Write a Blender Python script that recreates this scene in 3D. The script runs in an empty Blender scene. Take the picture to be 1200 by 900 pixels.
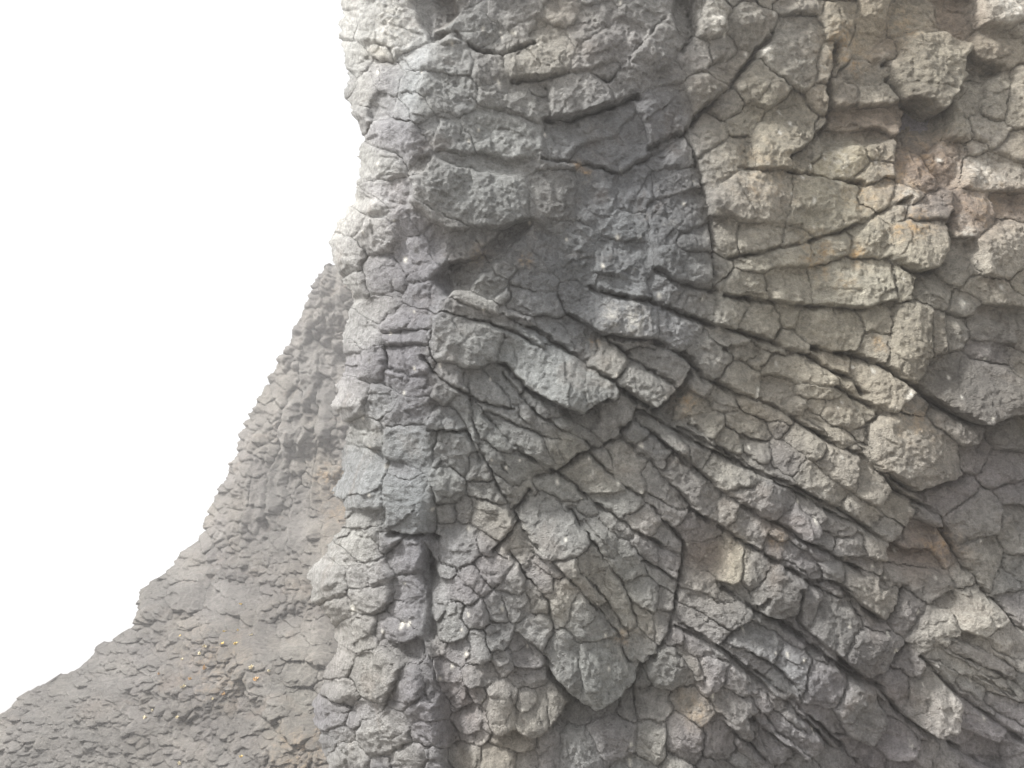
import bpy, math, random
import numpy as np
from mathutils import Vector, Matrix

# ------------------------------------------------------------------ camera, sky, sun, exposure
S = bpy.context.scene
COL = S.collection
FOV = math.radians(62.0)
PITCH = math.radians(22.0)
CAM = np.array([0.0, 0.0, 1.65])
cd = bpy.data.cameras.new("camera"); cam = bpy.data.objects.new("camera", cd); COL.objects.link(cam)
cd.sensor_fit = 'HORIZONTAL'; cd.angle = FOV; cd.clip_start = 0.05; cd.clip_end = 2000
cam.location = Vector(CAM); cam.rotation_euler = (math.pi/2 + PITCH, 0, 0)
S.camera = cam

SUN_EL, SUN_AZ = math.radians(50), math.radians(-108)      # azimuth from +Y towards +X
w = bpy.data.worlds.new("World"); S.world = w; w.use_nodes = True
wn = w.node_tree.nodes; wl = w.node_tree.links
bg = wn["Background"]
sky = wn.new("ShaderNodeTexSky"); sky.sky_type = 'NISHITA'; sky.sun_disc = False
sky.sun_elevation = SUN_EL; sky.sun_rotation = SUN_AZ
sky.dust_density = 6.0; sky.air_density = 1.0; sky.ozone_density = 1.0
hs = wn.new("ShaderNodeHueSaturation"); hs.inputs["Saturation"].default_value = 0.22   # overcast: nearly colourless
wl.new(sky.outputs[0], hs.inputs["Color"]); cl = wn.new("ShaderNodeMix"); cl.data_type = 'RGBA'; cl.inputs[0].default_value = .45; cl.inputs[7].default_value = (7.5, 7.5, 7.6, 1)   # an even cloud layer
wl.new(hs.outputs[0], cl.inputs[6]); wl.new(cl.outputs[2], bg.inputs[0])
bg.inputs[1].default_value = 0.08
sl = bpy.data.lights.new("sun", 'SUN'); sl.energy = 3.0; sl.angle = math.radians(8); sl.color = (1.0, 0.975, 0.94)
so = bpy.data.objects.new("sun", sl); COL.objects.link(so)
to_sun = Vector((math.sin(SUN_AZ)*math.cos(SUN_EL), math.cos(SUN_AZ)*math.cos(SUN_EL), math.sin(SUN_EL)))
so.rotation_euler = to_sun.to_track_quat('Z', 'Y').to_euler()
so.location = (-20, 10, 30)
S.view_settings.view_transform = 'Standard'; S.view_settings.look = 'None'
S.view_settings.gamma = 1.0; S.view_settings.exposure = 1.45
HAZE = 0.0026
STEP = 1.2

# ------------------------------------------------------------------ helpers
RIGHT = np.array([1.0, 0, 0]); FWD = np.array([0, math.cos(PITCH), math.sin(PITCH)]); UP = np.array([0, -math.sin(PITCH), math.cos(PITCH)])
F = 600/math.tan(FOV/2)
def place(u, v, D):
    """a point of the cliff: horizontal and vertical bearing (in 1/998 rad steps) and distance"""
    xc = (u-600)/F*D; yc = -(v-450)/F*D
    return CAM + xc[..., None]*RIGHT + yc[..., None]*UP + D[..., None]*FWD

def hash2(ix, iy, seed):
    h = (ix.astype(np.int64)*374761393 + iy.astype(np.int64)*668265263 + seed*974711) & 0xffffffff
    h = ((h ^ (h >> 13))*1274126177) & 0xffffffff
    h = ((h ^ (h >> 16))*2246822519) & 0xffffffff
    return ((h ^ (h >> 15)) & 0xffffff)/float(0xffffff)

def gnoise(x, y, seed):
    ix = np.floor(x); iy = np.floor(y); fx = x-ix; fy = y-iy
    def g(dx, dy):
        a = hash2(ix+dx, iy+dy, seed)*2*np.pi
        return np.cos(a)*(fx-dx) + np.sin(a)*(fy-dy)
    sx = fx*fx*fx*(fx*(fx*6-15)+10); sy = fy*fy*fy*(fy*(fy*6-15)+10)
    a = g(0, 0); b = g(1, 0); c = g(0, 1); d = g(1, 1)
    return ((a+(b-a)*sx) + ((c+(d-c)*sx)-(a+(b-a)*sx))*sy)*1.6

def fbm(x, y, seed, octv=3, gain=0.5):
    t = 0; amp = 1
    for k in range(octv):
        t = t + amp*gnoise(x, y, seed+k*17); x = x*2.03+3.1; y = y*2.03-1.7; amp *= gain
    return t

def facet(x, y, seed):
    """angular noise: linear over the triangles of a lattice, creased like broken rock"""
    ix = np.floor(x); iy = np.floor(y); fx = x-ix; fy = y-iy
    a = hash2(ix, iy, seed); b = hash2(ix+1, iy, seed); c = hash2(ix, iy+1, seed); d = hash2(ix+1, iy+1, seed)
    flip = hash2(ix, iy, seed+5) > .5
    t1 = np.where(fx > fy, a+(b-a)*fx+(d-b)*fy, a+(d-c)*fx+(c-a)*fy)
    t2 = np.where(fx+fy < 1, a+(b-a)*fx+(c-a)*fy, d+(c-d)*(1-fx)+(b-d)*(1-fy))
    return np.where(flip, t2, t1)*2-1

def worley(x, y, seed):
    ix = np.floor(x); iy = np.floor(y)
    f1 = np.full(x.shape, 9.0); f2 = f1.copy(); cid = np.zeros(x.shape)
    for dx in (-1, 0, 1):
        for dy in (-1, 0, 1):
            px = ix+dx+hash2(ix+dx, iy+dy, seed); py = iy+dy+hash2(ix+dx, iy+dy, seed+3)
            d = np.hypot(px-x, py-y); r = hash2(ix+dx, iy+dy, seed+7)
            m = d < f1
            f2 = np.where(m, f1, np.minimum(f2, d)); cid = np.where(m, r, cid); f1 = np.where(m, d, f1)
    return f1, f2, cid

def blur(a, r):
    for ax in (0, 1):
        for _ in range(2):
            p = np.pad(a, [(r+1, r) if k == ax else (0, 0) for k in range(a.ndim)], mode='edge'); c = np.cumsum(p, axis=ax)
            n = a.shape[ax]
            a = (np.take(c, range(2*r+1, 2*r+1+n), axis=ax)-np.take(c, range(0, n), axis=ax))/(2*r+1)
    return a

def smooth(t): t = np.clip(t, 0, 1); return t*t*(3-2*t)

# ------------------------------------------------------------------ rock colours; 'd' also paints shade into the recesses
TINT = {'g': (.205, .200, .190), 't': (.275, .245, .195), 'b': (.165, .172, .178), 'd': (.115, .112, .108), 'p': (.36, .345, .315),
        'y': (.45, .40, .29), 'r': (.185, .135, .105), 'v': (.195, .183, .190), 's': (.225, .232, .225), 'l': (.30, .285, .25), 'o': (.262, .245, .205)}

# ------------------------------------------------------------------ the stones: bearing x y, half length a, half width b, tilt, how proud, colour, things
FACE = """
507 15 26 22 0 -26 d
545 38 48 22 -25 4 s
512 72 46 14 8 4 s
515 99 45 14 8 4 s
630 58 42 30 -15 3 o
573 75 18 25 0 0 g
595 15 40 15 -15 2 g
660 18 22 18 -10 2 t
600 118 40 18 15 4 g
668 108 42 24 -10 9 g
542 123 13 10 0 3 b
516 125 18 10 20 0 s
490 126 18 11 40 0 s
588 158 48 27 20 7 s
527 160 34 18 25 3 s
558 192 42 11 10 -2 g
552 227 68 35 12 16 s |broad grey boulder overhanging the dark hollow near the left edge
512 252 38 7 28 18 p |thin pale slab poking out left from under the broad grey boulder
640 190 40 11 -5 0 g
650 227 30 30 0 2 g
708 52 45 20 -40 3 g
757 62 58 32 -50 6 g
757 12 35 13 -10 3 g
693 28 34 20 -30 0 g
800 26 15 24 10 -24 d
838 22 17 26 20 8 p |white streaked upright stone beside the dark hole at the top
880 28 25 22 0 4 g
813 65 22 19 0 0 g
846 58 16 17 0 0 g
778 88 24 13 -30 -2 g
778 133 34 34 -20 4 b
827 112 23 24 0 5 o
695 150 55 19 -18 -4 b
742 150 18 18 0 0 b
858 80 25 13 -15 -3 o
893 103 30 23 0 6 o
935 58 32 40 15 4 g
855 125 18 15 -40 -4 g
718 184 42 20 8 2 b
788 182 29 21 0 2 b
828 158 28 20 -25 2 o
852 190 34 24 -40 4 o
872 140 24 13 -35 0 o
918 158 48 30 -55 8 o
697 228 27 33 10 0 b
743 222 20 30 10 0 b
792 212 32 18 -10 0 b
795 255 42 27 -25 3 b
885 227 50 30 5 9 l
968 240 50 33 12 7 o
937 6 30 10 0 2 g
985 25 22 24 10 2 t
975 72 22 26 10 6 t
1022 30 17 40 15 2 t
1072 22 32 24 0 -4 t
1035 62 22 14 0 0 r
1013 85 25 14 0 -2 g
1082 82 46 50 30 26 o |big rounded pale boulder bulging out beside the red recess, top right
1030 114 26 13 0 6 l
990 110 15 15 0 4 l
1020 140 45 16 -5 -10 r
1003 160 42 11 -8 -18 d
955 170 14 18 30 -6 g
990 189 30 19 -18 -2 y |pale yellow broken stone sitting in the shadowed notch
1030 203 22 10 -20 0 p
1044 178 9 13 0 -4 l
1020 228 32 11 -30 -4 t
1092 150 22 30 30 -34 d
1077 195 20 22 0 -14 r
1063 228 12 10 0 0 p
1168 112 18 34 15 0 l
1142 115 12 32 25 -6 l
1197 110 14 34 12 2 l
1175 58 30 20 0 -4 t
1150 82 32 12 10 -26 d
1180 12 34 16 0 8 p
1125 20 16 26 0 -20 r
1125 142 18 22 -40 2 l
1160 152 32 15 30 4 p
1190 172 20 16 20 2 t
1115 187 24 20 0 -16 r
1165 202 40 18 15 4 p
1138 256 28 25 0 10 r |rounded reddish brown stone at the right below a pale smooth ledge
1190 245 28 13 5 0 r
892 278 28 15 -3 3 l
852 280 13 20 0 0 o
910 300 47 17 -12 5 l
975 289 32 15 -18 4 l
1015 281 25 20 -10 4 o
922 335 30 22 15 5 l
876 335 28 17 15 4 l
1000 333 52 28 -3 8 l
1060 328 18 20 10 2 o
1080 286 37 33 20 16 o |round boulder split by an orange crack, ringed by a deep dark joint
1087 250 30 13 -20 8 v
1052 248 14 12 0 2 l
1172 293 36 38 0 14 l |large pale boulder with a bright crown at the right edge
1128 310 20 28 10 -6 g
1165 342 38 17 20 2 o
1195 330 15 20 0 0 o
1098 343 30 18 20 -10 g
1133 355 18 16 0 -6 g
1170 382 32 22 -10 -4 g
890 380 27 22 25 4 l
928 402 24 15 25 3 l
925 370 14 16 0 0 o
973 387 42 26 10 5 o
1030 375 22 20 0 2 o
1025 410 22 25 30 4 l
1068 402 27 48 14 12 o |tall upright pale block beside the dark boulder
1100 392 15 28 10 4 o
1122 392 18 22 0 -6 g
1138 458 62 42 16 24 d |huge dark rounded boulder bulging from the right edge
1158 412 26 13 10 -4 v
975 427 26 15 24 2 t
1030 458 42 27 22 5 o
872 412 28 10 22 -3 g
892 422 16 12 0 2 l
868 446 24 19 18 4 l
938 436 48 17 14 7 l
912 457 17 17 0 -6 g
957 457 28 13 5 6 l
932 476 16 10 5 4 l
993 487 34 20 8 2 o
893 481 40 10 22 2 t
1072 475 24 16 30 -2 g
625 293 34 24 5 -2 b
676 295 26 30 0 0 b
735 265 28 20 0 0 b
818 280 28 17 -20 2 b
728 305 38 25 10 2 b
805 312 42 24 20 5 b
783 337 24 19 22 -2 b
722 338 40 16 10 2 b
622 330 24 12 10 -6 b
625 356 38 16 22 -6 b
715 369 60 24 22 8 b
797 386 28 22 30 4 b
813 358 27 18 20 2 g
858 364 24 20 -45 4 l
665 393 46 16 30 -4 b
652 441 76 37 33 16 s |long rough blue grey column end slanting down to the right
716 422 27 21 35 5 o
752 451 36 25 35 10 g |squared dark block ending the slanting row above the deep black joint
776 425 38 16 30 4 g
742 397 36 10 28 0 g
830 415 26 23 40 2 g
846 398 20 12 20 0 g
820 448 20 16 25 2 g
808 478 26 19 15 -4 t
850 468 24 13 25 0 g
828 500 22 18 0 4 o
725 490 30 20 -32 2 g
740 508 22 17 20 2 b
762 530 22 16 25 2 b
778 502 42 14 38 2 g
815 520 25 14 35 2 g
858 520 26 12 35 2 o
875 497 25 13 25 0 o
914 496 13 9 10 2 v
882 531 22 13 30 0 g
922 539 19 15 10 3 v
895 551 40 10 32 2 g
862 555 34 18 32 6 l
808 568 42 21 36 4 g
892 583 37 18 12 4 b
738 548 36 13 48 0 l
772 575 36 11 42 -2 g
693 557 37 21 27 4 o
718 592 30 16 15 2 s
653 572 29 14 18 4 s
640 618 36 44 -35 6 s
703 632 64 13 46 0 s
675 598 22 10 30 1 s
748 612 20 12 10 4 p
778 598 26 11 20 -2 g
850 597 18 15 20 6 p
776 642 33 19 20 2 v
818 625 22 17 25 -8 v
828 652 25 17 10 -8 r
857 660 26 12 108 10 y |pale beige wedge shaped stone standing upright between dark slanting columns
882 618 26 17 32 2 g
911 633 15 12 30 3 t
886 668 20 22 0 2 g
938 618 21 21 20 6 v
930 652 42 12 36 -2 v
1075 532 58 45 25 24 l |big pale squarish boulder with knobbly front at the right of the slanting rows
957 477 14 12 0 0 o
982 504 46 8 30 -2 o
1012 512 14 16 0 -2 g
1120 503 40 19 38 4 g
950 520 28 13 37 2 l
988 546 34 20 38 6 l
960 569 38 16 38 3 o
1022 566 29 20 40 4 o
1012 598 24 10 25 0 l
1060 598 38 17 30 1 o
1118 580 32 24 -35 -6 v
1145 535 24 22 0 -8 v
1178 552 26 20 -20 -6 v
1188 512 20 20 0 -8 d
1190 582 22 14 0 -4 v
1145 607 38 26 -25 0 g
1156 612 18 6 5 6 p
1190 622 18 30 0 0 l
1152 652 27 23 20 6 l
1131 677 12 14 0 2 p
985 612 26 18 25 2 g
960 600 22 14 30 0 g
997 641 20 15 0 2 g
1032 638 22 20 10 3 o
1078 632 26 18 10 -6 r
1075 657 30 13 0 -14 r
1106 642 16 20 10 -4 r
1010 663 24 8 15 -6 v
1031 669 11 9 0 2 l
1080 683 38 18 15 2 g
1022 691 39 20 23 8 o
930 672 19 11 32 1 v
908 697 30 28 20 10 g |rounded grey knob at the lower right in the gap between two long joints
945 712 20 25 10 8 g
975 730 33 31 32 8 g
1020 763 36 28 10 10 d |dark knobbly block at the foot of the rounded knobs, lower right
1060 715 25 23 50 4 v
1092 737 29 24 0 6 l
1112 705 16 10 0 -16 d
1150 712 36 26 10 10 l |smooth pale angular boulder with a flat front, right edge lower down
1187 746 30 24 -20 4 l
1130 772 52 9 30 2 l
1147 790 60 10 30 4 l
1165 765 38 8 24 4 l
1172 806 40 10 28 0 l
1185 830 30 12 26 -4 v
1062 778 22 15 22 2 v
1096 818 30 36 -25 8 l |flat faced pale slab leaning at the lower right below the layered rock
1050 800 18 20 0 0 v
1150 845 36 17 32 0 v
1135 882 52 18 10 -14 v
1193 880 20 22 0 -4 v
1007 830 33 31 20 10 g |rounded stone with pale bumps near the bottom right
1055 862 26 26 0 5 v
1085 887 15 14 20 3 p
890 762 34 24 30 7 b
925 786 34 24 32 7 b
965 803 30 23 20 4 v
908 817 38 19 35 -4 b
905 860 46 8 38 3 v
880 882 32 8 40 2 v
935 863 36 11 30 2 v
968 846 22 16 10 0 v
1000 880 40 11 25 -3 v
865 826 30 14 40 0 g
697 727 32 28 0 11 s
660 776 24 35 -5 12 s
715 780 43 37 0 13 s
655 705 15 26 0 6 o
675 680 37 12 45 6 o
715 700 52 13 55 5 o
733 663 30 20 40 4 s
752 693 30 17 50 4 s
755 728 27 14 55 3 t
778 675 34 11 42 0 s
780 705 16 16 10 0 g
748 757 18 24 0 8 g
775 735 14 20 10 0 g
825 690 34 14 30 3 l
838 712 44 13 26 4 g
825 735 37 12 30 2 g
823 727 13 6 25 6 p
787 785 25 22 10 8 s |grey fist sized knob beside the rounded column foot
810 780 24 6 42 4 t
828 758 32 12 30 0 v
840 790 20 22 0 0 v
863 800 20 22 20 2 g
810 828 22 13 40 -4 t
762 822 22 15 5 -4 g
717 860 26 22 50 2 v
763 866 18 18 0 4 l
800 865 22 22 30 -4 v
845 868 20 22 0 -2 v
676 880 22 24 0 2 s
642 880 14 26 0 0 v
790 891 15 13 0 4 l
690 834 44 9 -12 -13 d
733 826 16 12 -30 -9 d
572 332 24 14 30 -6 s
553 353 33 8 22 2 p
592 346 14 11 0 -2 s
560 371 42 10 26 -2 g
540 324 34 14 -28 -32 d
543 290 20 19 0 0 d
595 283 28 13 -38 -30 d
545 401 44 30 14 15 s |smooth topped grey block with a rough front just below the dark hollow
570 452 32 13 32 0 s
552 475 30 15 34 2 s
530 457 25 15 10 0 s
513 446 16 8 10 0 g
636 474 24 9 30 0 b
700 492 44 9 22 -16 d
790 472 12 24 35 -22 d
590 446 14 30 -50 -6 b
565 500 42 13 46 3 s
598 490 48 12 37 2 s
612 512 50 13 37 2 s
640 506 40 9 35 0 g
662 530 29 20 32 3 o
590 545 42 14 44 3 s
607 562 36 12 44 1 o
517 492 20 11 5 1 b
535 530 30 24 20 3 s
523 568 19 22 0 4 s
516 540 8 7 0 0 b
556 542 16 28 -35 1 s
573 580 24 14 30 -1 s
577 608 33 22 35 4 o
548 600 14 15 0 -2 g
540 640 28 24 10 0 b
575 642 22 14 30 0 v
600 640 18 22 -40 1 o
517 702 12 24 0 6 s
530 727 14 24 0 5 s
540 693 18 13 0 3 v
556 680 14 16 0 1 v
578 668 24 15 0 1 v
602 682 14 18 0 2 s
607 708 20 15 0 2 s
630 700 14 22 -10 3 o
556 722 16 12 0 2 v
582 715 10 12 0 3 s
582 747 14 14 0 4 s
560 760 12 18 0 5 s
630 742 17 22 0 5 s
537 762 18 12 0 3 v
513 760 15 10 -10 8 p
592 776 14 14 0 4 s
563 791 20 14 0 6 s
527 800 15 38 -25 3 v
552 850 24 18 0 -6 v
585 826 18 28 5 8 l
625 831 20 22 0 8 l
650 828 11 18 0 4 l
615 768 20 18 0 -2 v
618 795 18 10 0 -6 v
602 866 25 11 0 -2 t
585 887 24 16 0 0 t
548 887 20 13 0 2 l
615 890 14 14 0 0 l
"""
BUTT = """
458 28 42 36 20 12 p |bulky pale boulder capping the top of the left buttress against the sky
446 57 16 8 30 8 y
449 88 16 15 0 -4 v
428 105 10 22 5 0 l
415 70 14 18 0 0 p
408 18 15 24 0 -2 p
467 165 36 22 25 5 v
443 125 14 13 0 -16 d
424 135 8 17 10 4 p
445 192 28 22 0 5 l
493 195 8 10 0 0 l
455 225 28 16 10 2 v
430 240 20 18 0 0 l
437 273 23 20 20 5 p
415 258 18 18 0 2 p
478 258 22 18 30 -2 v
490 302 24 28 0 -2 v
510 290 18 22 10 -6 v
450 325 25 20 20 2 v
497 347 22 16 0 -2 v
446 362 22 15 -5 6 l
475 376 28 17 0 3 v
478 396 26 13 -10 -2 v
417 335 14 16 0 7 p
402 300 18 22 0 0 p
420 388 20 16 0 6 p
410 403 9 10 0 8 p
478 422 28 22 10 -4 v
463 444 17 14 0 -1 v
437 430 16 18 10 0 v
415 467 16 22 25 12 p |pale pointed knob sticking out left over the far slope
447 470 17 20 0 4 s
477 486 33 14 -5 2 v
480 520 30 25 20 0 s
428 510 20 19 0 2 l
422 562 25 40 5 5 s
470 595 38 40 10 3 s
470 553 18 9 20 0 v
420 606 20 15 20 5 l
425 638 23 22 0 8 l
432 673 28 17 0 9 p
388 682 18 24 10 4 p
403 655 13 12 0 2 l
437 700 30 16 -5 8 l
398 712 18 14 0 2 l
480 655 28 26 0 -18 v
478 706 28 32 0 -14 v
420 743 21 20 0 4 l
460 741 22 20 10 -2 v
440 790 30 28 -15 14 l |blocky pale boulder over a dark recess at the bottom of the buttress
478 806 20 22 0 -4 v
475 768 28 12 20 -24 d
400 775 15 17 0 3 l
404 812 16 14 0 2 l
447 862 30 24 0 8 l
505 830 24 16 -10 2 v
512 860 26 14 0 -2 v
478 889 20 15 0 4 l
390 838 16 13 0 2 v
408 887 22 15 0 4 l
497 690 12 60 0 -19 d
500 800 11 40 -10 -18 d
500 640 16 20 0 -7 v
455 635 18 14 0 -2 v
490 450 18 12 0 -6 v
"""
SLOPE = """
216 650 12 5 8 6 p
345 760 18 13 5 4 l
350 790 20 14 0 4 l
352 822 24 15 2 6 l
350 853 22 15 0 5 l
330 885 20 14 0 4 l
300 800 16 12 20 2 g
310 830 16 14 10 2 g
288 850 18 13 0 2 g
372 770 14 16 0 2 l
375 740 12 16 0 2 l
335 735 14 12 0 0 g
215 700 22 16 0 5 g
262 700 24 20 10 3 g
185 715 18 12 0 3 g
375 560 8 40 4 4 t
385 640 8 34 6 2 t
350 610 10 40 8 3 g
325 560 11 44 10 3 g
300 590 12 34 14 2 g
380 480 9 40 0 2 g
360 440 10 42 4 3 g
340 490 10 36 12 2 g
"""
def parse(txt):
    out = []
    for ln in txt.strip().splitlines():
        lab = None
        if '|' in ln: ln, lab = ln.split('|'); lab = lab.strip()
        t = ln.split()
        out.append(dict(x=float(t[0]), y=float(t[1]), a=float(t[2]), b=float(t[3]), ang=float(t[4]), h=float(t[5]), tint=t[6], label=lab, man=True))
    return out

JOINTS = """
600 373 629 390 673 417 717 446 760 478 / 15
667 370 708 393 740 420 787 449 / 10
708 393 763 399 804 417 822 440 862 460 906 478 937 495 978 522 1019 539 1054 577 1098 603 / 15
769 315 790 329 822 338 836 341 / 14
693 338 722 347 760 354 804 370 833 382 865 388 903 402 950 420 1000 447 1015 462 / 13
856 303 920 291 978 274 1025 253 1066 233 / 10
850 347 902 355 952 361 1007 361 1048 353 / 12
952 408 996 417 1037 431 1072 455 1098 474 1142 497 1185 485 1210 478 / 17
1042 303 1069 318 1098 317 1112 288 1112 253 / 17
1048 358 1037 431 / 7
746 114 711 125 670 140 638 140 / 15
763 172 801 157 822 131 854 105 890 60 908 40 / 13
600 96 644 92 687 83 711 96 / 9
801 157 822 207 833 260 836 300 833 340 / 7
635 187 682 192 728 204 757 187 801 160 / 8
926 184 949 169 975 146 972 102 984 50 / 13
1037 75 1054 117 1100 136 1124 100 / 18
867 198 949 204 1013 216 / 9
600 527 652 554 685 580 740 621 790 650 / 11
629 562 652 554 690 530 725 516 749 481 / 11
728 513 763 542 810 592 / 11
743 492 787 527 848 577 892 606 950 638 1010 672 / 14
749 481 787 504 825 525 880 551 932 571 990 603 1031 630 / 11
810 597 862 630 909 659 950 685 975 700 / 13
850 693 892 720 923 734 996 793 1030 806 / 17
763 593 804 641 / 9
600 606 612 618 630 640 / 8
640 770 648 795 667 815 696 828 740 805 762 769 / 20
804 641 795 700 787 740 772 760 / 13
795 737 842 760 862 737 900 700 / 11
842 760 900 800 960 850 1010 900 / 8
548 452 560 513 577 560 607 612 630 644 / 6
607 612 577 650 / 12
621 577 601 603 610 615 / 14
975 682 1013 714 1037 727 1062 690 / 13
987 775 1013 795 1037 786 1063 755 / 14
1080 769 1127 819 1200 868 / 11
1031 807 1054 836 1107 871 1150 900 / 12
1037 554 1072 579 1132 559 / 18
1019 539 1017 500 1040 480 / 11
455 630 513 632 / 15
545 372 590 385 640 410 / 8
1105 610 1125 660 1150 690 1200 740 / 11
533 38 560 60 590 62 625 50 / 8
640 100 646 140 / 6
715 96 745 60 780 20 / 7
800 60 815 35 812 5 / 9
495 420 515 445 560 470 600 480 / 8
850 410 885 398 / 6
1075 600 1045 640 1030 690 / 8
880 760 930 800 / 8
452 540 446 620 / 4
590 428 623 460 653 474 683 487 713 467 / 14
567 487 607 527 643 553 / 7
590 440 630 487 680 513 693 527 / 6
577 487 647 517 / 4
500 505 547 507 563 540 / 7
727 513 773 553 / 5
690 533 733 570 763 593 / 7
815 430 790 462 767 485 / 18
810 497 850 530 880 553 / 8
626 650 650 660 680 693 700 713 723 742 737 775 / 6
680 670 713 707 733 740 / 5
667 597 700 643 733 690 747 733 / 7
753 657 793 680 / 6
597 650 617 680 643 707 647 740 / 7
800 503 833 523 890 557 927 573 973 603 1013 620 1057 643 / 9
977 453 1013 473 1047 483 1067 463 / 9
937 690 973 683 987 690 1013 714 / 11
937 690 937 733 987 770 / 7
1107 745 1150 760 1200 790 / 5
1103 757 1170 790 1200 806 / 6
800 733 847 763 883 797 940 840 973 877 / 10
873 840 933 883 / 6
850 847 900 893 / 6
893 813 957 847 / 6
"""
def parse_joints(txt):
    out = []
    for ln in txt.strip().splitlines():
        c, d = ln.split('/'); c = [float(t) for t in c.split()]
        out.append(([(c[k], c[k+1]) for k in range(0, len(c), 2)], float(d)))
    return out

# ------------------------------------------------------------------ splitting a rock wall into stones
class Wall:
    def __init__(self, seeds, x0, x1, y0, y1, step, rng, warp=1.0, joints=()):
        self.seeds = []; self.rng = rng
        self.us = np.arange(x0, x1+.01, step); self.vs = np.arange(y0, y1+.01, step)
        self.U, self.V = np.meshgrid(self.us, self.vs)
        self.step = step; self.x0 = x0; self.y0 = y0
        U, V = self.U, self.V
        self.WU = U + warp*(2.8*fbm(U/34, V/34, 11, 2)+2.5*fbm(U/9, V/9, 13, 2))
        self.WV = V + warp*(2.8*fbm(U/34, V/34, 12, 2)+2.5*fbm(U/9, V/9, 14, 2))
        self.segs = np.array([(p[0], p[1], q[0], q[1], d) for pts, d in joints for p, q in zip(pts[:-1], pts[1:])]).reshape(-1, 5)
        self.groove = np.zeros(U.shape)
        for x, y, x2, y2, d in self.segs:
            r = 18; i0 = max(0, int((min(x, x2)-r-x0)/step)); i1 = max(0, int((max(x, x2)+r-x0)/step)); j0 = max(0, int((min(y, y2)-r-y0)/step)); j1 = max(0, int((max(y, y2)+r-y0)/step))
            k = (slice(j0, j1), slice(i0, i1)); X = self.WU[k]-x; Y = self.WV[k]-y; L2 = (x2-x)**2+(y2-y)**2
            t = np.clip((X*(x2-x)+Y*(y2-y))/L2, 0, 1); ds = np.hypot(X-t*(x2-x), Y-t*(y2-y))
            self.groove[k] = np.maximum(self.groove[k], 1.45*d*np.clip(1-ds/(2.2+d*.24), 0, 1)**1.4)
        self.s1 = np.full(U.shape, 1e3); self.s2 = np.full(U.shape, 1e3); self.lab = np.full(U.shape, -1, np.int32)
        for s in seeds: self.add(s)
    def add(self, s):
        k = len(self.seeds); self.seeds.append(s)
        r = max(s['a'], s['b'])*1.35 + 34
        i0 = max(0, int((s['x']-r-self.x0)/self.step)); i1 = min(len(self.us), int((s['x']+r-self.x0)/self.step)+2)
        j0 = max(0, int((s['y']-r-self.y0)/self.step)); j1 = min(len(self.vs), int((s['y']+r-self.y0)/self.step)+2)
        if i1 <= i0 or j1 <= j0: return
        sl_ = (slice(j0, j1), slice(i0, i1))
        a = math.radians(s['ang']); ca, sa = math.cos(a), math.sin(a)
        dx = self.WU[sl_]-s['x']; dy = self.WV[sl_]-s['y']
        p = np.abs(dx*ca+dy*sa)+1e-3; q = np.abs(-dx*sa+dy*ca)+1e-3
        n = s.get('n', 2.7)
        d = ((p/s['a'])**n+(q/s['b'])**n)**(1/n)
        g = d**(1-n)*np.hypot(p**(n-1)/s['a']**n, q**(n-1)/s['b']**n)
        sd = (d-1)/np.maximum(g, 1e-6)
        sd = np.maximum(sd, -min(s['a'], s['b'])*1.0)
        for x, y, x2, y2, jd in self.segs:                                  # a stone stops at a main joint
            if min(x, x2) > s['x']+r or max(x, x2) < s['x']-r or min(y, y2) > s['y']+r or max(y, y2) < s['y']-r: continue
            ex, ey = x2-x, y2-y; cx, cy = s['x']-x, s['y']-y
            side0 = ex*cy-ey*cx
            side1 = ex*(cy+dy)-ey*(cx+dx)
            ta = dx*cy-dy*cx; tb = dx*(cy-ey)-dy*(cx-ex)
            sd = sd + 26.0*((side0*side1 < 0) & (ta*tb < 0))
        S1 = self.s1[sl_]; S2 = self.s2[sl_]; L = self.lab[sl_]
        m = sd < S1
        S2[:] = np.where(m, S1, np.minimum(S2, sd)); L[:] = np.where(m, k, L); S1[:] = np.where(m, sd, S1)
    def fill(self, region, size, angle, tint, gap, tries, asp=lambda x, y: (1.0, 1.7)):
        rng = self.rng
        for _ in range(tries):
            x = rng.uniform(self.us[0], self.us[-1]); y = rng.uniform(self.vs[0], self.vs[-1])
            if not region(x, y): continue
            j = int((y-self.y0)/self.step); i = int((x-self.x0)/self.step)
            s1 = self.s1[j, i]
            if s1 < gap: continue
            lo, hi = size(x, y)
            b = min(max(s1*1.05, lo*.7), rng.uniform(lo, hi)); a = b*rng.uniform(*asp(x, y))
            self.add(dict(x=x, y=y, a=a, b=b, ang=angle(x, y)+rng.uniform(-9, 9), h=rng.uniform(-5, 3), tint=tint(x, y), label=None, man=False))

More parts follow.
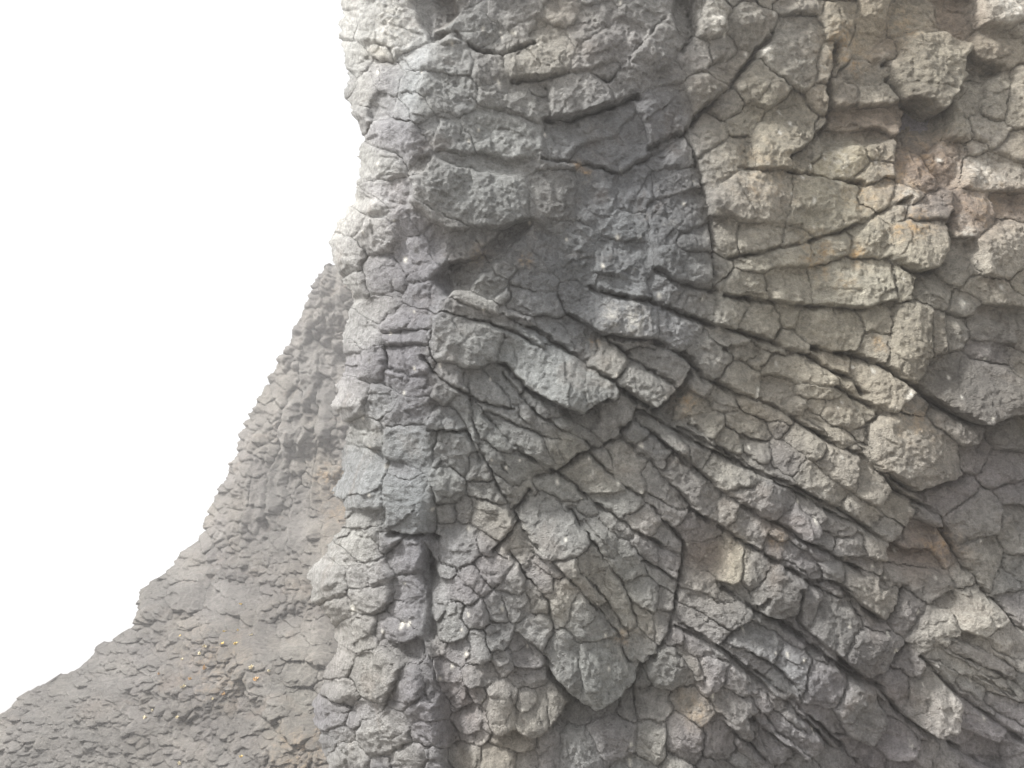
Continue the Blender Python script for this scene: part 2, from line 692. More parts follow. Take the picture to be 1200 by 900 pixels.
def mesh_object(name, verts, faces, mat, parent=None, tint=None, smooth_=True, stain=None):
    me = bpy.data.meshes.new(name)
    c = verts.mean(0) if len(verts) else np.zeros(3)
    nv, nf = len(verts), len(faces)
    me.vertices.add(nv); me.vertices.foreach_set("co", (verts-c).astype(np.float32).ravel())
    me.loops.add(nf*4); me.loops.foreach_set("vertex_index", faces.astype(np.int32).ravel())
    me.polygons.add(nf); me.polygons.foreach_set("loop_start", np.arange(0, nf*4, 4, dtype=np.int32))
    me.polygons.foreach_set("use_smooth", np.full(nf, smooth_))
    me.update(calc_edges=True)
    if tint is not None:
        at = me.color_attributes.new("rock_tint", 'FLOAT_COLOR', 'POINT')
        at.data.foreach_set("color", np.concatenate([tint, stain[:, None] if stain is not None else np.zeros((nv, 1))], 1).astype(np.float32).ravel())
    me.materials.append(mat)
    o = bpy.data.objects.new(name, me); COL.objects.link(o)
    base = np.array(parent.location) if parent else np.zeros(3)
    o.location = Vector(c-base)
    if parent: o.parent = parent
    return o

def cut(W, P, tint, stain, valid, sel, back, skirt, shrink=.06):
    """the quads of the wall whose stone is sel, with a skirt running back into the rock: verts, faces, colours"""
    ny, nx = W.lab.shape
    ids = W.quad
    m = sel & valid
    jj, ii = np.nonzero(m)
    if len(jj) == 0: return None
    v00 = jj*nx+ii
    f = np.stack([v00, v00+nx, v00+nx+1, v00+1], 1)          # seen from the camera: counter-clockwise
    pad = np.pad(m, 1)
    c = pad[1:-1, 1:-1]
    E = []
    t = c & ~pad[:-2, 1:-1]; j, i = np.nonzero(t); E.append(np.stack([j*nx+i+1, j*nx+i], 1))
    t = c & ~pad[2:, 1:-1]; j, i = np.nonzero(t); E.append(np.stack([(j+1)*nx+i, (j+1)*nx+i+1], 1))
    t = c & ~pad[1:-1, :-2]; j, i = np.nonzero(t); E.append(np.stack([j*nx+i, (j+1)*nx+i], 1))
    t = c & ~pad[1:-1, 2:]; j, i = np.nonzero(t); E.append(np.stack([(j+1)*nx+i+1, j*nx+i+1], 1))
    E = np.concatenate(E)
    Pf = P.reshape(-1, 3)
    used, inv = np.unique(np.concatenate([f.ravel(), E.ravel()]), return_inverse=True)
    nf4 = f.size
    F_ = inv[:nf4].reshape(-1, 4); E_ = inv[nf4:].reshape(-1, 2)
    verts = Pf[used]; tv = tint.reshape(-1, 3)[used]; sv = stain.ravel()[used]
    if skirt > 0:
        bv, binv = np.unique(E_.ravel(), return_inverse=True)
        cen = verts.mean(0)
        bp = verts[bv] + back*skirt; bp = bp + (cen+back*skirt*1.0-bp)*shrink
        n0 = len(verts)
        verts = np.concatenate([verts, bp]); tv = np.concatenate([tv, tv[bv]]); sv = np.concatenate([sv, sv[bv]])
        B = binv.reshape(-1, 2)+n0
        F_ = np.concatenate([F_, np.stack([E_[:, 1], E_[:, 0], B[:, 0], B[:, 1]], 1)])
    return verts, F_, tv, sv

def interp(tab, v):
    t = np.array(tab, float); return np.interp(v, t[:, 1], t[:, 0])

# ------------------------------------------------------------------ materials
def rock_material(name, scale=1.0, bump=1.0):
    m = bpy.data.materials.new(name); m.use_nodes = True
    nt = m.node_tree; N = nt.nodes; L = nt.links
    b = N["Principled BSDF"]; b.inputs["Roughness"].default_value = 0.82; b.inputs["Specular IOR Level"].default_value = 0.3
    geo = N.new("ShaderNodeNewGeometry")
    at = N.new("ShaderNodeVertexColor"); at.layer_name = "rock_tint"
    def noise(sc, det, rough=.6, dist=0.0):
        n = N.new("ShaderNodeTexNoise"); n.inputs["Scale"].default_value = sc*scale; n.inputs["Detail"].default_value = det
        n.inputs["Roughness"].default_value = rough; n.inputs["Distortion"].default_value = dist
        L.new(geo.outputs["Position"], n.inputs["Vector"]); return n
    def ramp(src, pts):
        r = N.new("ShaderNodeValToRGB"); r.color_ramp.elements[0].position = pts[0][0]; r.color_ramp.elements[0].color = pts[0][1]
        r.color_ramp.elements[1].position = pts[1][0]; r.color_ramp.elements[1].color = pts[1][1]
        L.new(src, r.inputs[0]); return r
    def mix(kind, fac, a, c):
        x = N.new("ShaderNodeMix"); x.data_type = 'RGBA'; x.blend_type = kind
        if isinstance(fac, float): x.inputs[0].default_value = fac
        else: L.new(fac, x.inputs[0])
        L.new(a, x.inputs[6])
        if isinstance(c, tuple): x.inputs[7].default_value = c
        else: L.new(c, x.inputs[7])
        return x.outputs[2]
    g = lambda x: (x, x, x, 1)
    n1 = noise(2.2, 6, .6, .4); n2 = noise(14, 8, .7); n3 = noise(55, 6, .75)
    c = at.outputs["Color"]
    c = mix('MULTIPLY', 1.0, c, ramp(n1.outputs[0], [(.3, g(.78)), (.7, g(1.2))]).outputs[0])
    c = mix('MULTIPLY', 1.0, c, ramp(n2.outputs[0], [(.3, g(.6)), (.72, g(1.38))]).outputs[0])
    c = mix('MULTIPLY', 1.0, c, ramp(n3.outputs[0], [(.3, g(.72)), (.7, g(1.25))]).outputs[0])
    n4 = noise(5.5, 5, .65, .8)                                         # pale lichen and mineral crust
    lm = ramp(n4.outputs[0], [(.60, g(0)), (.74, g(.55))])
    lm2 = mix('MULTIPLY', 1.0, lm.outputs[0], ramp(n3.outputs[0], [(.42, g(0)), (.58, g(1))]).outputs[0])
    c = mix('MIX', lm2, c, (.34, .335, .31, 1))
    n5 = noise(1.3, 4, .6, .5)                                          # iron staining
    rm = ramp(n5.outputs[0], [(.58, g(0)), (.72, g(.16))])
    c = mix('MIX', rm.outputs[0], c, (.24, .165, .11, 1))
    st = N.new("ShaderNodeMath"); st.operation = 'MULTIPLY'; L.new(at.outputs["Alpha"], st.inputs[0])
    L.new(ramp(n2.outputs[0], [(.42, g(.08)), (.62, g(.85))]).outputs[0], st.inputs[1])
    c = mix('MIX', st.outputs[0], c, (.40, .255, .11, 1))
    L.new(c, b.inputs["Base Color"])
    vo = N.new("ShaderNodeTexVoronoi"); vo.inputs["Scale"].default_value = 34*scale; L.new(geo.outputs["Position"], vo.inputs["Vector"])
    pit = ramp(vo.outputs["Distance"], [(.12, g(0)), (.42, g(1))])
    ad = N.new("ShaderNodeMath"); ad.operation = 'MULTIPLY_ADD'; L.new(pit.outputs[0], ad.inputs[0]); ad.inputs[1].default_value = .18
    L.new(n2.outputs[0], ad.inputs[2])
    ad2 = N.new("ShaderNodeMath"); ad2.operation = 'MULTIPLY_ADD'; L.new(n3.outputs[0], ad2.inputs[0]); ad2.inputs[1].default_value = .5
    L.new(ad.outputs[0], ad2.inputs[2])
    bp = N.new("ShaderNodeBump"); bp.inputs["Strength"].default_value = 1.0*bump; bp.inputs["Distance"].default_value = .05/scale
    L.new(ad2.outputs[0], bp.inputs["Height"]); L.new(bp.outputs[0], b.inputs["Normal"])
    return m
ROCK = rock_material("basalt")
FARROCK = rock_material("far_basalt", .34, 1.0)

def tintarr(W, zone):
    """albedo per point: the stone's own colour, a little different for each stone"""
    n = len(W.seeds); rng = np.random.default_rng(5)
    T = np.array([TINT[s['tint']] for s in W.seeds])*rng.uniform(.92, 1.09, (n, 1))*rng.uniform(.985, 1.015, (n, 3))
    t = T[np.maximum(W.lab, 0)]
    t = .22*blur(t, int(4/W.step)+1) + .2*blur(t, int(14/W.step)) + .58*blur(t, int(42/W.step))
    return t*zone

def relief(W, cracks, facA, fbA, dome, bias, fsc=1.0, chisel=1.0, calm=1.0):
    """how far every point stands out of the wall, in grid units"""
    n = len(W.seeds); rng = np.random.default_rng(9)
    L = np.maximum(W.lab, 0); U, V = W.U, W.V
    sx = np.array([s['x'] for s in W.seeds]); sy = np.array([s['y'] for s in W.seeds])
    bb = np.array([min(s['a'], s['b']) for s in W.seeds]); hh = np.array([s['h']*(1.0 if s['h'] < -11 else min(1.0, (15.0 if s['y'] < 300 else 11.0)/max(s['h'], 1))*(.65 if s['x'] < 500 else 1)) for s in W.seeds])
    knob = np.array([max(0.0, s['h']-6)*.22 if s['label'] else 0.0 for s in W.seeds])
    e = np.clip(.5*(W.s2-W.s1), 0, 60)
    R = np.clip(bb*.3, 2.6, 7.5)[L]*rng.uniform(.4, 1.15, n)[L]
    r = np.clip(e/R, 0, 1); prof = np.sqrt(np.maximum(1-(1-r)**2, 0))
    open_ = .45+.55*smooth(.5+.9*fbm(U/60, V/60, 31, 2))
    cdep = cracks*open_
    aa_ = np.array([s['a'] for s in W.seeds]); ba_ = np.array([s['b'] for s in W.seeds]); an = np.radians([s['ang'] for s in W.seeds])
    gx = W.WU-sx[L]; gy = W.WV-sy[L]; lx = gx*np.cos(an)[L]+gy*np.sin(an)[L]; ly = -gx*np.sin(an)[L]+gy*np.cos(an)[L]
    chis = np.zeros(U.shape); a0 = rng.uniform(0, 6.28, n)
    for k in range(6):
        th = a0+k*1.047+rng.uniform(-.4, .4, n); ct, st_ = np.cos(th), np.sin(th)
        reach = np.hypot(aa_*ct, ba_*st_); m = rng.uniform(.0, .5, n)**1.3; c = rng.uniform(-.1, .75, n)*reach
        chis = np.maximum(chis, m[L]*(lx*ct[L]+ly*st_[L]-c[L]))
    chis = 9*np.tanh(chis/9)*chisel
    rot = rng.uniform(0, 6.28, n); ox = rng.uniform(0, 90, n); oy = rng.uniform(0, 90, n)
    dx = W.WU-sx[L]; dy = W.WV-sy[L]
    cx = dx*np.cos(rot)[L]-dy*np.sin(rot)[L]; cy = dx*np.sin(rot)[L]+dy*np.cos(rot)[L]
    fa = facet(cx/(30*fsc)+ox[L], cy/(30*fsc)+oy[L], 41)*facA + facet(cx/(13*fsc)+ox[L], cy/(17*fsc)+oy[L], 43)*facA*.42
    tx = rng.normal(0, .13, n)[L]; ty = rng.normal(0, .14, n)[L]+bias
    f1, f2, cid = worley(cx/(26*fsc)+ox[L], cy/(38*fsc)+oy[L], 51)
    cr = np.clip(1-(f2-f1)/.09, 0, 1)*smooth(.35+1.2*fbm(U/45, V/45, 57, 2))
    lum = (cid-.5)*2
    fine = facet(cx/(7.5*fsc)+ox[L]*2, cy/(6.5*fsc)+oy[L], 45)*1.5*(.6+.8*fbm(U/40, V/40, 47, 2)) + facet(W.WU/4.6, W.WV/4.2, 49)*.8
    rough = fbA*(3.6*fbm(U/30, V/30, 61, 2)+(1.1+.9*fbm(U/70, V/70, 63, 2))*np.abs(fbm(W.WU/14, W.WV/14, 67, 3, .6))+(1.4+.9*fbm(U/40, V/40, 65, 2))*fbm(U/6, V/6, 71, 2, .6))
    plane = calm*blur(hh[L] + np.clip(tx*dx+ty*dy, -13, 13), max(1, int(round(2.2/W.step))))
    near = smooth(.25+e/7)
    kk = np.clip(e/np.maximum(bb[L], 6), 0, 1); dome = dome+(knob[L]*np.sqrt(1-(1-kk)**2))/np.clip(bb[L]/26, .4, 1.4)/np.maximum(kk, .05)**.7
    h = plane + (prof-1)*cdep + dome*np.clip(e/np.maximum(bb[L], 6), 0, 1)**.7*np.clip(bb[L]/26, .4, 1.4) \
        - chis + fa*near*.8 - cr*1.5*facA/4 + lum*1.6*smooth(e/6)*facA/4 + (rough+fine)*near - W.groove*1.25*(.8+.5*fbm(U/50, V/50, 33, 2))*(.35+.65*smooth(.75+1.1*fbm(U/24, V/24, 35, 2)))
    return h

def orange(U, V, spots):
    st = np.zeros(U.shape)
    for x, y, r, k in spots:
        st = np.maximum(st, k*np.exp(-((U-x)**2+(V-y)**2)/(2*r*r)))
    return np.clip(st*(.7+1.1*fbm(U/12, V/12, 81, 3)), 0, 1)

def build(W, P, tint, stain, valid, root_name, root_label, piece, mat, back, skirt, limit, things, core, thing_cat='boulder'):
    ny, nx = W.lab.shape
    W.quad = W.lab[:-1, :-1]
    q = W.quad; valid = valid[:-1, :-1] & valid[1:, 1:] & valid[1:, :-1] & valid[:-1, 1:]
    inframe = (W.U[:-1, :-1] > 0) & (W.U[:-1, :-1] < 1200) & (W.V[:-1, :-1] > 0) & (W.V[:-1, :-1] < 900) & valid
    n = len(W.seeds)
    area = np.bincount(q[inframe], minlength=n)*W.step**2
    total = np.bincount(q[valid], minlength=n)
    root = core(root_name); root['kind'] = 'structure'; root['label'] = root_label
    order = np.argsort(-area); parts = set()
    for k in order:
        if len(parts) >= limit or area[k] < 70: break
        if not W.seeds[k]['label']: parts.add(int(k))
    ys, xs = np.nonzero(valid)
    lab = q[ys, xs]; o_ = np.argsort(lab, kind='stable'); lab_s = lab[o_]
    bounds = np.searchsorted(lab_s, np.arange(n+1))
    rest = np.zeros(q.shape, bool)
    for k in range(n):
        idx = o_[bounds[k]:bounds[k+1]]
        if len(idx) == 0: continue
        jj, ii = ys[idx], xs[idx]
        if k in parts or (W.seeds[k]['label'] and area[k] > 0):
            j0, j1, i0, i1 = jj.min(), jj.max()+1, ii.min(), ii.max()+1
            sub = np.zeros((j1-j0, i1-i0), bool); sub[jj-j0, ii-i0] = True
            class V_: pass
            v = V_(); v.lab = W.lab[j0:j1+1, i0:i1+1]; v.quad = None
            res = cut(v, P[j0:j1+1, i0:i1+1], tint[j0:j1+1, i0:i1+1], stain[j0:j1+1, i0:i1+1], np.ones_like(sub), sub, back, skirt)
            top = W.seeds[k]['label']
            o = mesh_object('boulder' if top else piece, res[0], res[1], mat, None if top else root, res[2], True, res[3])
            if top: o['label'] = top; o['category'] = thing_cat
        else:
            rest[jj, ii] = True
    res = cut(W, P, tint, stain, np.ones_like(rest), rest, back, skirt, 0.0)
    if res:
        o = mesh_object('rock_rubble', res[0], res[1], mat, root, res[2], True, res[3]); o['kind'] = 'stuff'
    print(root_name, 'seeds', n, 'parts', len(parts), 'quads', int(valid.sum()))
    return root

# ------------------------------------------------------------------ the near cliff: face and buttress on one wall
rngf = random.Random(4)
EDGE = [(396, -130), (396, 0), (400, 40), (404, 70), (400, 108), (418, 150), (424, 175), (416, 205), (412, 235), (398, 262), (388, 285),
        (386, 308), (400, 330), (410, 352), (402, 392), (402, 420), (396, 455), (392, 475), (408, 495), (404, 540), (396, 580), (402, 605), (384, 640),
        (368, 668), (370, 705), (394, 735), (386, 770), (374, 815), (372, 870), (390, 905), (385, 960), (380, 1100)]
SEAM = [(515, -130), (505, 60), (488, 130), (484, 200), (480, 240), (520, 300), (525, 350), (500, 400), (500, 470), (505, 540), (505, 600), (500, 660), (505, 760), (520, 830), (530, 900), (530, 1100)]
seeds = parse(FACE)+parse(BUTT)
W = Wall(seeds, 340, 1440, -126, 1044, STEP, rngf, .65, parse_joints(JOINTS))
def ang_f(x, y):
    if x < 500: return rngf.choice((0, 20, 70))
    return np.interp(y, [0, 150, 300, 380, 900], [-25, -20, 5, 28, 38])
def tint_f(x, y):
    if x < 500: return rngf.choice('vvlg')
    if x > 850 and y < 520: return rngf.choice('ooglt')
    if y > 640: return rngf.choice('vvgs')
    return rngf.choice('bgsg')
edge_x = lambda y: float(interp(EDGE, y))
inpic = lambda x, y: -5 < x < 1205 and -5 < y < 905
W.fill(lambda x, y: x > edge_x(y)+4 and inpic(x, y), lambda x, y: (7, 17), ang_f, tint_f, 7.0, 9000, lambda x, y: (1.4, 2.8) if x > 560 and y > 330 else (1.0, 1.7))
W.fill(lambda x, y: x > edge_x(y)+2 and not inpic(x, y), lambda x, y: (18, 34), ang_f, tint_f, 12.0, 4000)
U, V = W.U, W.V
ed = interp(EDGE, V); sm = interp(SEAM, V)
valid = (U > ed+7*facet(V/23, U/40, 401)+4*facet(V/9, U/19, 403)+1.5*fbm(U/5, V/5, 405, 2)) & (W.lab >= 0)
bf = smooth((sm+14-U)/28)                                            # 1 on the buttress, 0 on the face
tY = -(V-450)/F
D = 8.3/(math.cos(PITCH)-tY*math.sin(PITCH)*.75)                     # an almost vertical wall
D = D + .25*smooth((U-800)/400)*smooth((350-V)/400)
D = D + 1.0*np.clip((sm-U)/110, 0, 1.6)**1.2 + .55*np.clip(1-(U-ed)/34, 0, 1.4)**2
D = D + .24*smooth((sm+60-U)/60)*smooth((U-sm+20)/30)*smooth((V-560)/80)        # the gully between them
D = D + .18*fbm(U/210, V/210, 91, 2)
soft = smooth((840-U)/40)*smooth((360-V+.25*(U-600))/60)*(1-bf)            # the lumpy, tightly closed rock of the upper middle
slab = smooth((U-1060)/50)*smooth((V-690)/50)                           # smooth slabs of the lower right
chip = smooth((655-U)/30)*smooth((V-640+.3*(U-580))/50)*(1-bf)          # small angular blocks low down by the gully
fan = smooth((U-545)/40)*smooth((800-U-.3*(560-V))/60)*smooth((V-430-.25*(U-560))/50)*smooth((800-V)/60)
calm = (1-.5*fan)*(1-.35*bf)*(1-.35*soft)                                                         # broad flat faces cut by thin lines
h = relief(W, (5.8+.9*bf)*(1-.5*soft)*(1-.45*bf), 4.4+1.6*bf+2.2*chip+1.0*slab, (.95+.05*soft)*(1-.4*bf)*(1-.5*slab)*(1-.45*chip)*(1-.25*fan), 2.6*calm, .2*(1-bf)+.03*bf, 1.0, (.75-.4*soft)*calm, calm)
px = D/F
h = h + 11*smooth((V-815)/45)*smooth((U-530)/40)*smooth((900-U)/80)
dirn = (-FWD - .16*UP + .04*RIGHT)[None, None]*(1-bf[..., None]) + (-.95*FWD - .10*UP - .28*RIGHT)[None, None]*bf[..., None]
P = place(U, V, D) + dirn*(h*px)[..., None]
warm = smooth((U-790)/110)*smooth((590-V+.12*(U-900))/160)
slab_ = smooth((U-1070)/50)*smooth((V-690)/40)
dark_mid = np.exp(-(((U-735)/125)**2+((V-240)/125)**2)**2)  # darker rock colour in the upper middle
zone = (1-.2*dark_mid[..., None]+.2*slab_[..., None])*(1+warm[..., None]*np.array([.05, .03, -.02]))*((1+.12*fbm(U/120, V/120, 95, 2))*(1-bf*(.10-.36*smooth((360-V)/160))))[..., None]*(np.array([1., 1, 1])-bf[..., None]*np.array([.03, .0, -.05]))  # upper buttress paler: lens bloom put into its rock colour
stain = orange(U, V, [(955, 295, 14, .9), (1005, 300, 10, .8), (960, 318, 9, .9), (985, 330, 8, .6), (1070, 262, 12, .9), (1010, 232, 16, .6), (985, 52, 14, .7), (1000, 70, 12, .8),
     (1055, 210, 20, .5), (1045, 270, 8, .8), (1105, 640, 15, .5), (1070, 495, 16, .45), (678, 192, 5, .9), (688, 205, 5, .8), (805, 473, 9, .7), (1030, 404, 6, .9),
     (890, 205, 26, .3), (695, 402, 5, .7), (1060, 30, 14, .5), (615, 305, 6, .6), (560, 300, 8, .4), (912, 632, 8, .5), (730, 745, 10, .35), (815, 830, 12, .5), (1090, 180, 24, .35), (1150, 235, 26, .3)])
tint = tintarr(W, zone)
wr = random.Random(21)
white = [(838, 20, 7, 1.2), (833, 34, 5, .8), (897, 62, 6, 1.3), (901, 70, 4, 1), (1180, 5, 16, .8), (982, 45, 4, .8), (992, 60, 6, .6), (1060, 463, 5, .9), (887, 465, 3, 1.2), (414, 712, 3, 1.4), (1036, 72, 5, .6), (1065, 228, 7, .6),
         (1150, 196, 20, .45), (462, 30, 22, .4), (985, 190, 18, .35), (715, 368, 9, .4), (742, 373, 12, .45), (1128, 275, 8, .5), (1132, 355, 4, .9)]
white += [(wr.uniform(420, 1200), wr.uniform(0, 900), wr.uniform(1.0, 2.1), wr.uniform(1.1, 1.6)) for _ in range(150)]  # sparkle of water drops, painted as tiny white specks
wm = np.zeros(U.shape)                                               # bird lime, pale mineral and the painted sparkles
for x, y, r, k in white:
    i0 = max(0, int((x-4*r-W.x0)/STEP)); i1 = int((x+4*r-W.x0)/STEP)+2; j0 = max(0, int((y-4*r-W.y0)/STEP)); j1 = int((y+4*r-W.y0)/STEP)+2
    q = (slice(j0, j1), slice(i0, i1)); g = k*np.exp(-((U[q]-x)**2/1.0+(V[q]-y)**2/2.2)/(r*r))
    wm[q] = np.maximum(wm[q], np.clip(g*(.75+(.9*fbm(U[q]/6, V[q]/6, 83, 2) if r > 2 else 0)), 0, 1))
tint = tint+(np.array([.66, .64, .58])-tint)*wm[..., None]

BACK = FWD*.8 + RIGHT*.35
def near_core(name):
    """the mass of rock behind the stones: a coarse sheet, its flank running back from the edge, its foot and top"""
    k = int(7/STEP)
    us = U[::k, ::k]; vs = V[::k, ::k]; e_ = interp(EDGE, vs)
    us = np.maximum(us, e_+16)
    d_ = D[::k, ::k]+.42
    p = place(us, vs, d_)
    flank = []
    for t in list(np.arange(.08, 2.4, .08))+[2.6, 3.0, 3.6, 4.5, 6.0, 9.0]:          # the cliff's side, broken rock as well
        y_ = vs[:, 0]; tt = np.full(y_.shape, t*110.)
        f1, f2, cid = worley(tt/38, y_/30, 501)
        r_ = (.13*facet(tt/40, y_/34, 503)+.06*facet(tt/17, y_/15, 505)+.12*(cid-.5)-.16*np.clip(1-(f2-f1)/.25, 0, 1)+.05*fbm(tt/12, y_/12, 507, 2))*min(1, t/.5)
        flank.append(p[:, 0]+BACK*t-r_[:, None]*RIGHT)
    cols = np.stack(flank[::-1], 1)
    p = np.concatenate([cols, p], 1)
    far = p[:, -1:]+np.array([6.0, 1.0, 0]); p = np.concatenate([p, far], 1)
    foot = p[-1:].copy(); foot[..., 2] = -.4; p = np.concatenate([p, foot], 0)
    head = p[:1]+np.array([0, 2.5, 1.2]); p = np.concatenate([head, p], 0)
    ny, nx = p.shape[:2]
    j, i = np.mgrid[0:ny-1, 0:nx-1]; v0 = (j*nx+i).ravel()
    f = np.stack([v0, v0+nx, v0+nx+1, v0+1], 1)
    n = ny*nx
    return mesh_object(name, p.reshape(-1, 3), f, ROCK, None, np.tile(np.array([TINT['v']]), (n, 1)), True, np.zeros(n))
isb = np.array([s['x'] < float(interp(SEAM, s['y']))+4 for s in W.seeds])
onb = isb[np.maximum(W.lab, 0)]
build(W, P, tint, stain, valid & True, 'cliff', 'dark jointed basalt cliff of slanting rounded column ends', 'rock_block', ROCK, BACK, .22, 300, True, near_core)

# ------------------------------------------------------------------ the far slope to the left
RIDGE = [(-160, 905), (-60, 862), (0, 838), (30, 812), (45, 800), (75, 798), (100, 770), (150, 735), (157, 715), (160, 692), (200, 662), (235, 622), (248, 590), (262, 560), (290, 490), (305, 460), (322, 430),
         (340, 392), (352, 360), (370, 320), (385, 312), (480, 296), (600, 262), (700, 250), (800, 240)]
rx = np.array(RIDGE, float)
rngs = random.Random(8)
W2 = Wall(parse(SLOPE), -150, 720, 232, 1040, STEP*1.05, rngs, .7)
ridge_y = lambda x: float(np.interp(x, rx[:, 0], rx[:, 1]))
def ang_s(x, y): return np.interp(x-(900-y)*.25, [60, 220], [-6, 98])+rngs.uniform(-15, 15)
W2.fill(lambda x, y: y > ridge_y(x)+5, lambda x, y: (3.0, 6.8) if inpic(x, y) and x < 420 else (11, 22), ang_s, lambda x, y: rngs.choice('gglvt' if x > 150 else 'ggl'), 3.0, 34000)
U2, V2 = W2.U, W2.V
ry = np.interp(U2, rx[:, 0], rx[:, 1])
valid2 = (V2 > ry+5*facet(U2/19, V2/25, 411)+3*facet(U2/7, V2/9, 413)+1.2*fbm(U2/4, V2/4, 415, 2)) & (W2.lab >= 0) & (U2 < 712)
below = np.clip(V2-ry, 0, 600)
D2 = 64.0 - 34.0*smooth((V2-330)/640) - .02*np.clip(U2-150, 0, 300) + .03*np.clip(U2-440, 0, 300) + (1.0+2.0*smooth((U2-150)/100))*np.clip(1-below/60, 0, 1.3)**2 + (.35+1.0*smooth((U2-150)/120))*fbm(U2/90, V2/90, 191, 2)
aa = np.radians(np.interp(U2-(900-V2)*.25, [60, 220], [-6, 98])); cu = U2*np.cos(aa)+V2*np.sin(aa); cv = -U2*np.sin(aa)+V2*np.cos(aa)
rib = smooth((U2-(900-V2)*.25-120)/80)
h2 = 1.6*relief(W2, 5.6, 6.2, 1.1, 1.6,   .08, .6, .5) + 5*fbm(U2/48, V2/48, 195, 2) + rib*(3.5*fbm((U2+.16*V2)/13, V2/120, 198, 2)) + (1-rib)*2.2*fbm(U2/60, (V2+.12*U2)/11, 199, 2)
dir2 = -.95*FWD + .05*UP - .12*RIGHT
P2 = place(U2, V2, D2) + dir2[None, None]*(h2*D2/F)[..., None]
zone2 = (1+.22*fbm(U2/70, V2/70, 197, 2))[..., None]*np.array([.56, .55, .545])
stain2 = orange(U2, V2, [(388, 560, 12, .45), (392, 600, 10, .4), (250, 780, 30, .2), (350, 880, 22, .35)])
def slope_core(name):
    k = int(21/STEP)
    us = U2[::k, ::k].copy(); vs = V2[::k, ::k]; d_ = D2[::k, ::k]+5.5
    vs = np.maximum(vs, np.interp(us, rx[:, 0], rx[:, 1])+30)
    p = place(us, vs, d_)
    back = [p[:1]+np.array([x*.2, x, -x*.25]) for x in (30., 8., 2.)]
    foot = p[-1:].copy(); foot[..., 2] = -.4
    p = np.concatenate(back+[p, foot], 0)
    ny, nx = p.shape[:2]
    j, i = np.mgrid[0:ny-1, 0:nx-1]; v0 = (j*nx+i).ravel()
    f = np.stack([v0, v0+nx, v0+nx+1, v0+1], 1); n = ny*nx
    return mesh_object(name, p.reshape(-1, 3), f, FARROCK, None, np.tile(np.array([TINT['g']]), (n, 1)), True, np.zeros(n))
slope = build(W2, P2, tintarr(W2, zone2), stain2, valid2, 'hillside', 'hazy rubbly rock hillside falling away to the left', 'rock_block', FARROCK, FWD, .8, 300, False, slope_core)

# ------------------------------------------------------------------ small yellow plants on the slope
def plain(name, col, rough=.7):
    m = bpy.data.materials.new(name); m.use_nodes = True; nt = m.node_tree; b = nt.nodes["Principled BSDF"]
    n = nt.nodes.new("ShaderNodeTexNoise"); n.inputs["Scale"].default_value = 30
    r = nt.nodes.new("ShaderNodeValToRGB")
    r.color_ramp.elements[0].color = (*[x*.75 for x in col], 1); r.color_ramp.elements[1].color = (*[min(1, x*1.2) for x in col], 1)
    nt.links.new(n.outputs[0], r.inputs[0]); nt.links.new(r.outputs[0], b.inputs["Base Color"]); b.inputs["Roughness"].default_value = rough
    return m
YEL = plain("yellow_leaf", (.68, .50, .14)); ORA = plain("orange_leaf", (.55, .33, .13)); PALE = plain("straw_leaf", (.66, .58, .38))
def tuft(seed):
    r = random.Random(seed); vs = []; fs = []
    for k in range(9):
        a = r.uniform(0, 6.28); l = r.uniform(.05, .10); wd = r.uniform(.012, .022); lean = r.uniform(.3, 1.0)
        d = np.array([math.cos(a)*lean, math.sin(a)*lean, 1.0]); d /= np.linalg.norm(d); s = np.array([-math.sin(a), math.cos(a), 0])*wd
        b0 = np.array([r.uniform(-.03, .03), r.uniform(-.03, .03), -.02]); n = len(vs)
        vs += [b0-s*.4, b0+s*.4, b0+d*l*.6+s, b0+d*l*.6-s, b0+d*l*1.05-np.array([0, 0, .015])+s*.3, b0+d*l*1.05-np.array([0, 0, .015])-s*.3]
        fs += [(n, n+1, n+2, n+3), (n+3, n+2, n+4, n+5)]
    return np.array(vs), np.array(fs)
protos = {}
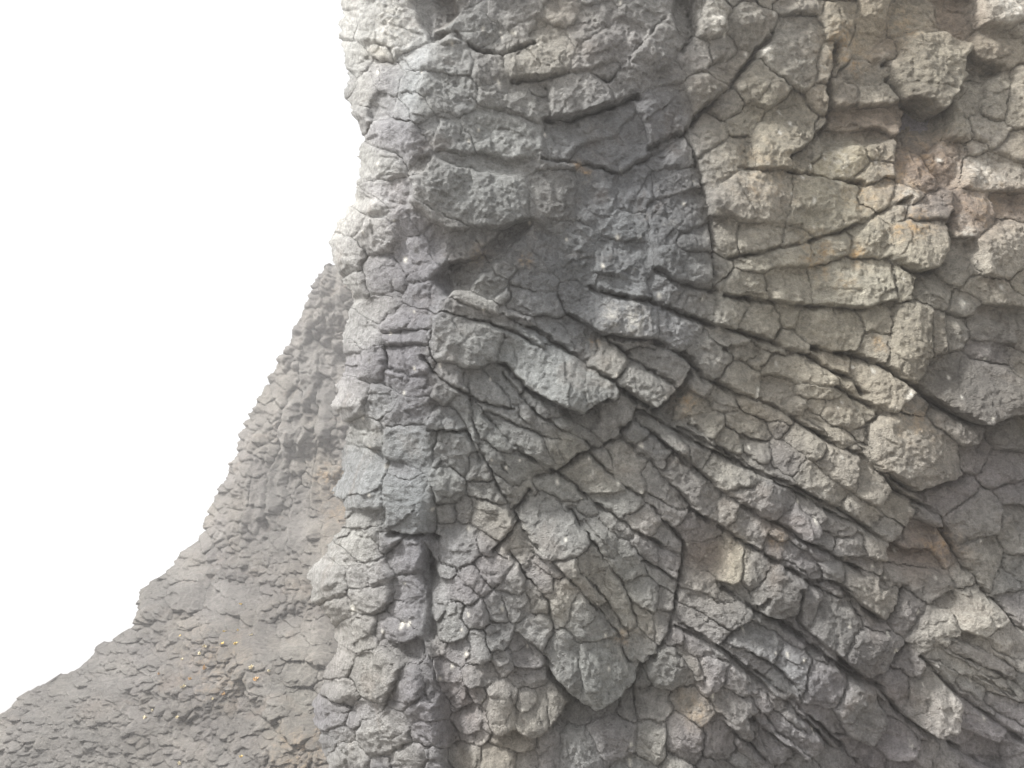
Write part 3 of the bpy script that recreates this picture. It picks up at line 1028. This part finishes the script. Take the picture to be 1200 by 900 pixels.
PLANTS = [(287, 707, 'y', 1, 'small yellow plant standing alone highest on the far hillside'), (262, 754, 'y', 1.1, 'left one of two bright yellow plants side by side halfway down the hillside'),
    (274, 755, 'y', 1.3, 'right and biggest of two bright yellow plants side by side halfway down the hillside'), (277, 740, 'y', .7, 'tiny yellow plant just above the right one of the yellow pair'),
    (260, 742, 'y', .8, 'tiny yellow plant just above the left one of the yellow pair'), (211, 746, 'y', .7, 'tiny yellow plant nearest the ridge line of the hillside'),
    (281, 888, 'y', .8, 'small yellow plant at the bottom edge by the jointed columns'), (242, 782, 'o', 1.3, 'biggest orange plant in the middle of the hillside rubble'),
    (302, 794, 'o', 1.2, 'orange plant farthest right, close to the jointed columns'), (260, 815, 'o', 1, 'lowest orange plant on the hillside'),
    (225, 795, 'o', .9, 'small orange plant just above a straw coloured plant, left of the biggest orange one'), (190, 788, 'o', .8, 'orange plant farthest left on the hillside'),
    (241, 757, 'p', 1, 'upper right one of two straw coloured plants left of the yellow pair'), (235, 765, 'p', 1, 'lower left one of two straw coloured plants left of the yellow pair'),
    (216, 772, 'p', .9, 'straw coloured plant alone between the ridge and the biggest orange plant'), (297, 781, 'p', 1.2, 'straw coloured plant just above the orange plant farthest right'),
    (217, 804, 'p', 1.2, 'straw coloured plant just below a small orange plant on the left'), (168, 842, 'p', 1, 'straw coloured plant farthest left and low on the hillside'),
    (176, 835, 'p', .8, 'straw coloured plant touching the upper right of the farthest left one'), (211, 839, 'p', .8, 'straw coloured plant alone low on the hillside, right of a close pair'),
    (293, 746, 'p', .9, 'straw coloured plant highest of its kind, right of the tiny yellow plants'), (210, 896, 'p', .9, 'straw coloured plant on the very bottom edge of the picture'),
    (318, 785, 'p', .7, 'straw coloured plant nearest the cliff'), (250, 818, 'p', .7, 'straw coloured plant just left of the lowest orange plant')]
MATS = {'y': YEL, 'o': ORA, 'p': PALE}
for q, (x, y, c, s, plabel) in enumerate(PLANTS):
    j = int((y-W2.y0)/W2.step); i = int((x-W2.x0)/W2.step)
    pos = P2[j-1:j+2, i-1:i+2].reshape(-1, 3).mean(0) - FWD*.12
    key = (c, q % 2)
    if key not in protos:
        v, f = tuft(q+3); o = mesh_object('plant', v, f, MATS[c]); protos[key] = o
    else:
        o = protos[key].copy(); COL.objects.link(o)
    o.location = Vector(pos); o.scale = (1.8*s, 1.8*s, 1.8*s); o.rotation_euler = (0, 0, q*1.7)
    o['label'] = plabel; o['category'] = 'plant'; o['group'] = {'y': 'bright yellow plants on the hillside', 'o': 'orange plants on the hillside', 'p': 'straw coloured plants on the hillside'}[c]

# ------------------------------------------------------------------ the beach below and the haze
gm = bpy.data.materials.new("shingle"); gm.use_nodes = True
gb = gm.node_tree.nodes["Principled BSDF"]; gn = gm.node_tree.nodes.new("ShaderNodeTexNoise"); gn.inputs["Scale"].default_value = 9
gr = gm.node_tree.nodes.new("ShaderNodeValToRGB"); gr.color_ramp.elements[0].color = (.16, .15, .14, 1); gr.color_ramp.elements[1].color = (.34, .32, .29, 1)
gm.node_tree.links.new(gn.outputs[0], gr.inputs[0]); gm.node_tree.links.new(gr.outputs[0], gb.inputs["Base Color"]); gb.inputs["Roughness"].default_value = .9
n = 60; gx, gy = np.meshgrid(np.linspace(-110, 110, n), np.linspace(-90, 130, n))
gz = .06*fbm(gx/7, gy/7, 301, 3)
gv = np.stack([gx, gy, gz], -1).reshape(-1, 3); j, i = np.mgrid[0:n-1, 0:n-1]; v0 = (j*n+i).ravel()
gro = mesh_object('ground', gv, np.stack([v0, v0+1, v0+n+1, v0+n], 1), gm); gro['kind'] = 'structure'; gro['label'] = 'grey shingle at the foot of the cliff'

top = max(float(P[..., 2].max()), float(P2[..., 2].max()))+3.2
x0, x1, y0, y1, z0, z1 = -112, 112, -92, 132, -1.2, top
hv = np.array([(x, y, z) for z in (z0, z1) for y in (y0, y1) for x in (x0, x1)], float)
hf = np.array([(0, 2, 3, 1), (4, 5, 7, 6), (0, 1, 5, 4), (2, 6, 7, 3), (0, 4, 6, 2), (1, 3, 7, 5)])
hm = bpy.data.materials.new("haze"); hm.use_nodes = True; hn = hm.node_tree.nodes; hn.remove(hn["Principled BSDF"])
pv = hn.new("ShaderNodeVolumePrincipled"); pv.inputs["Color"].default_value = (.97, .965, .965, 1); pv.inputs["Density"].default_value = HAZE
pv.inputs["Anisotropy"].default_value = .25
hm.node_tree.links.new(pv.outputs[0], hn["Material Output"].inputs["Volume"])
hz = mesh_object('haze', hv, hf, hm, smooth_=False); hz['kind'] = 'stuff'
S.cycles.volume_bounces = 1; S.cycles.use_denoising = True
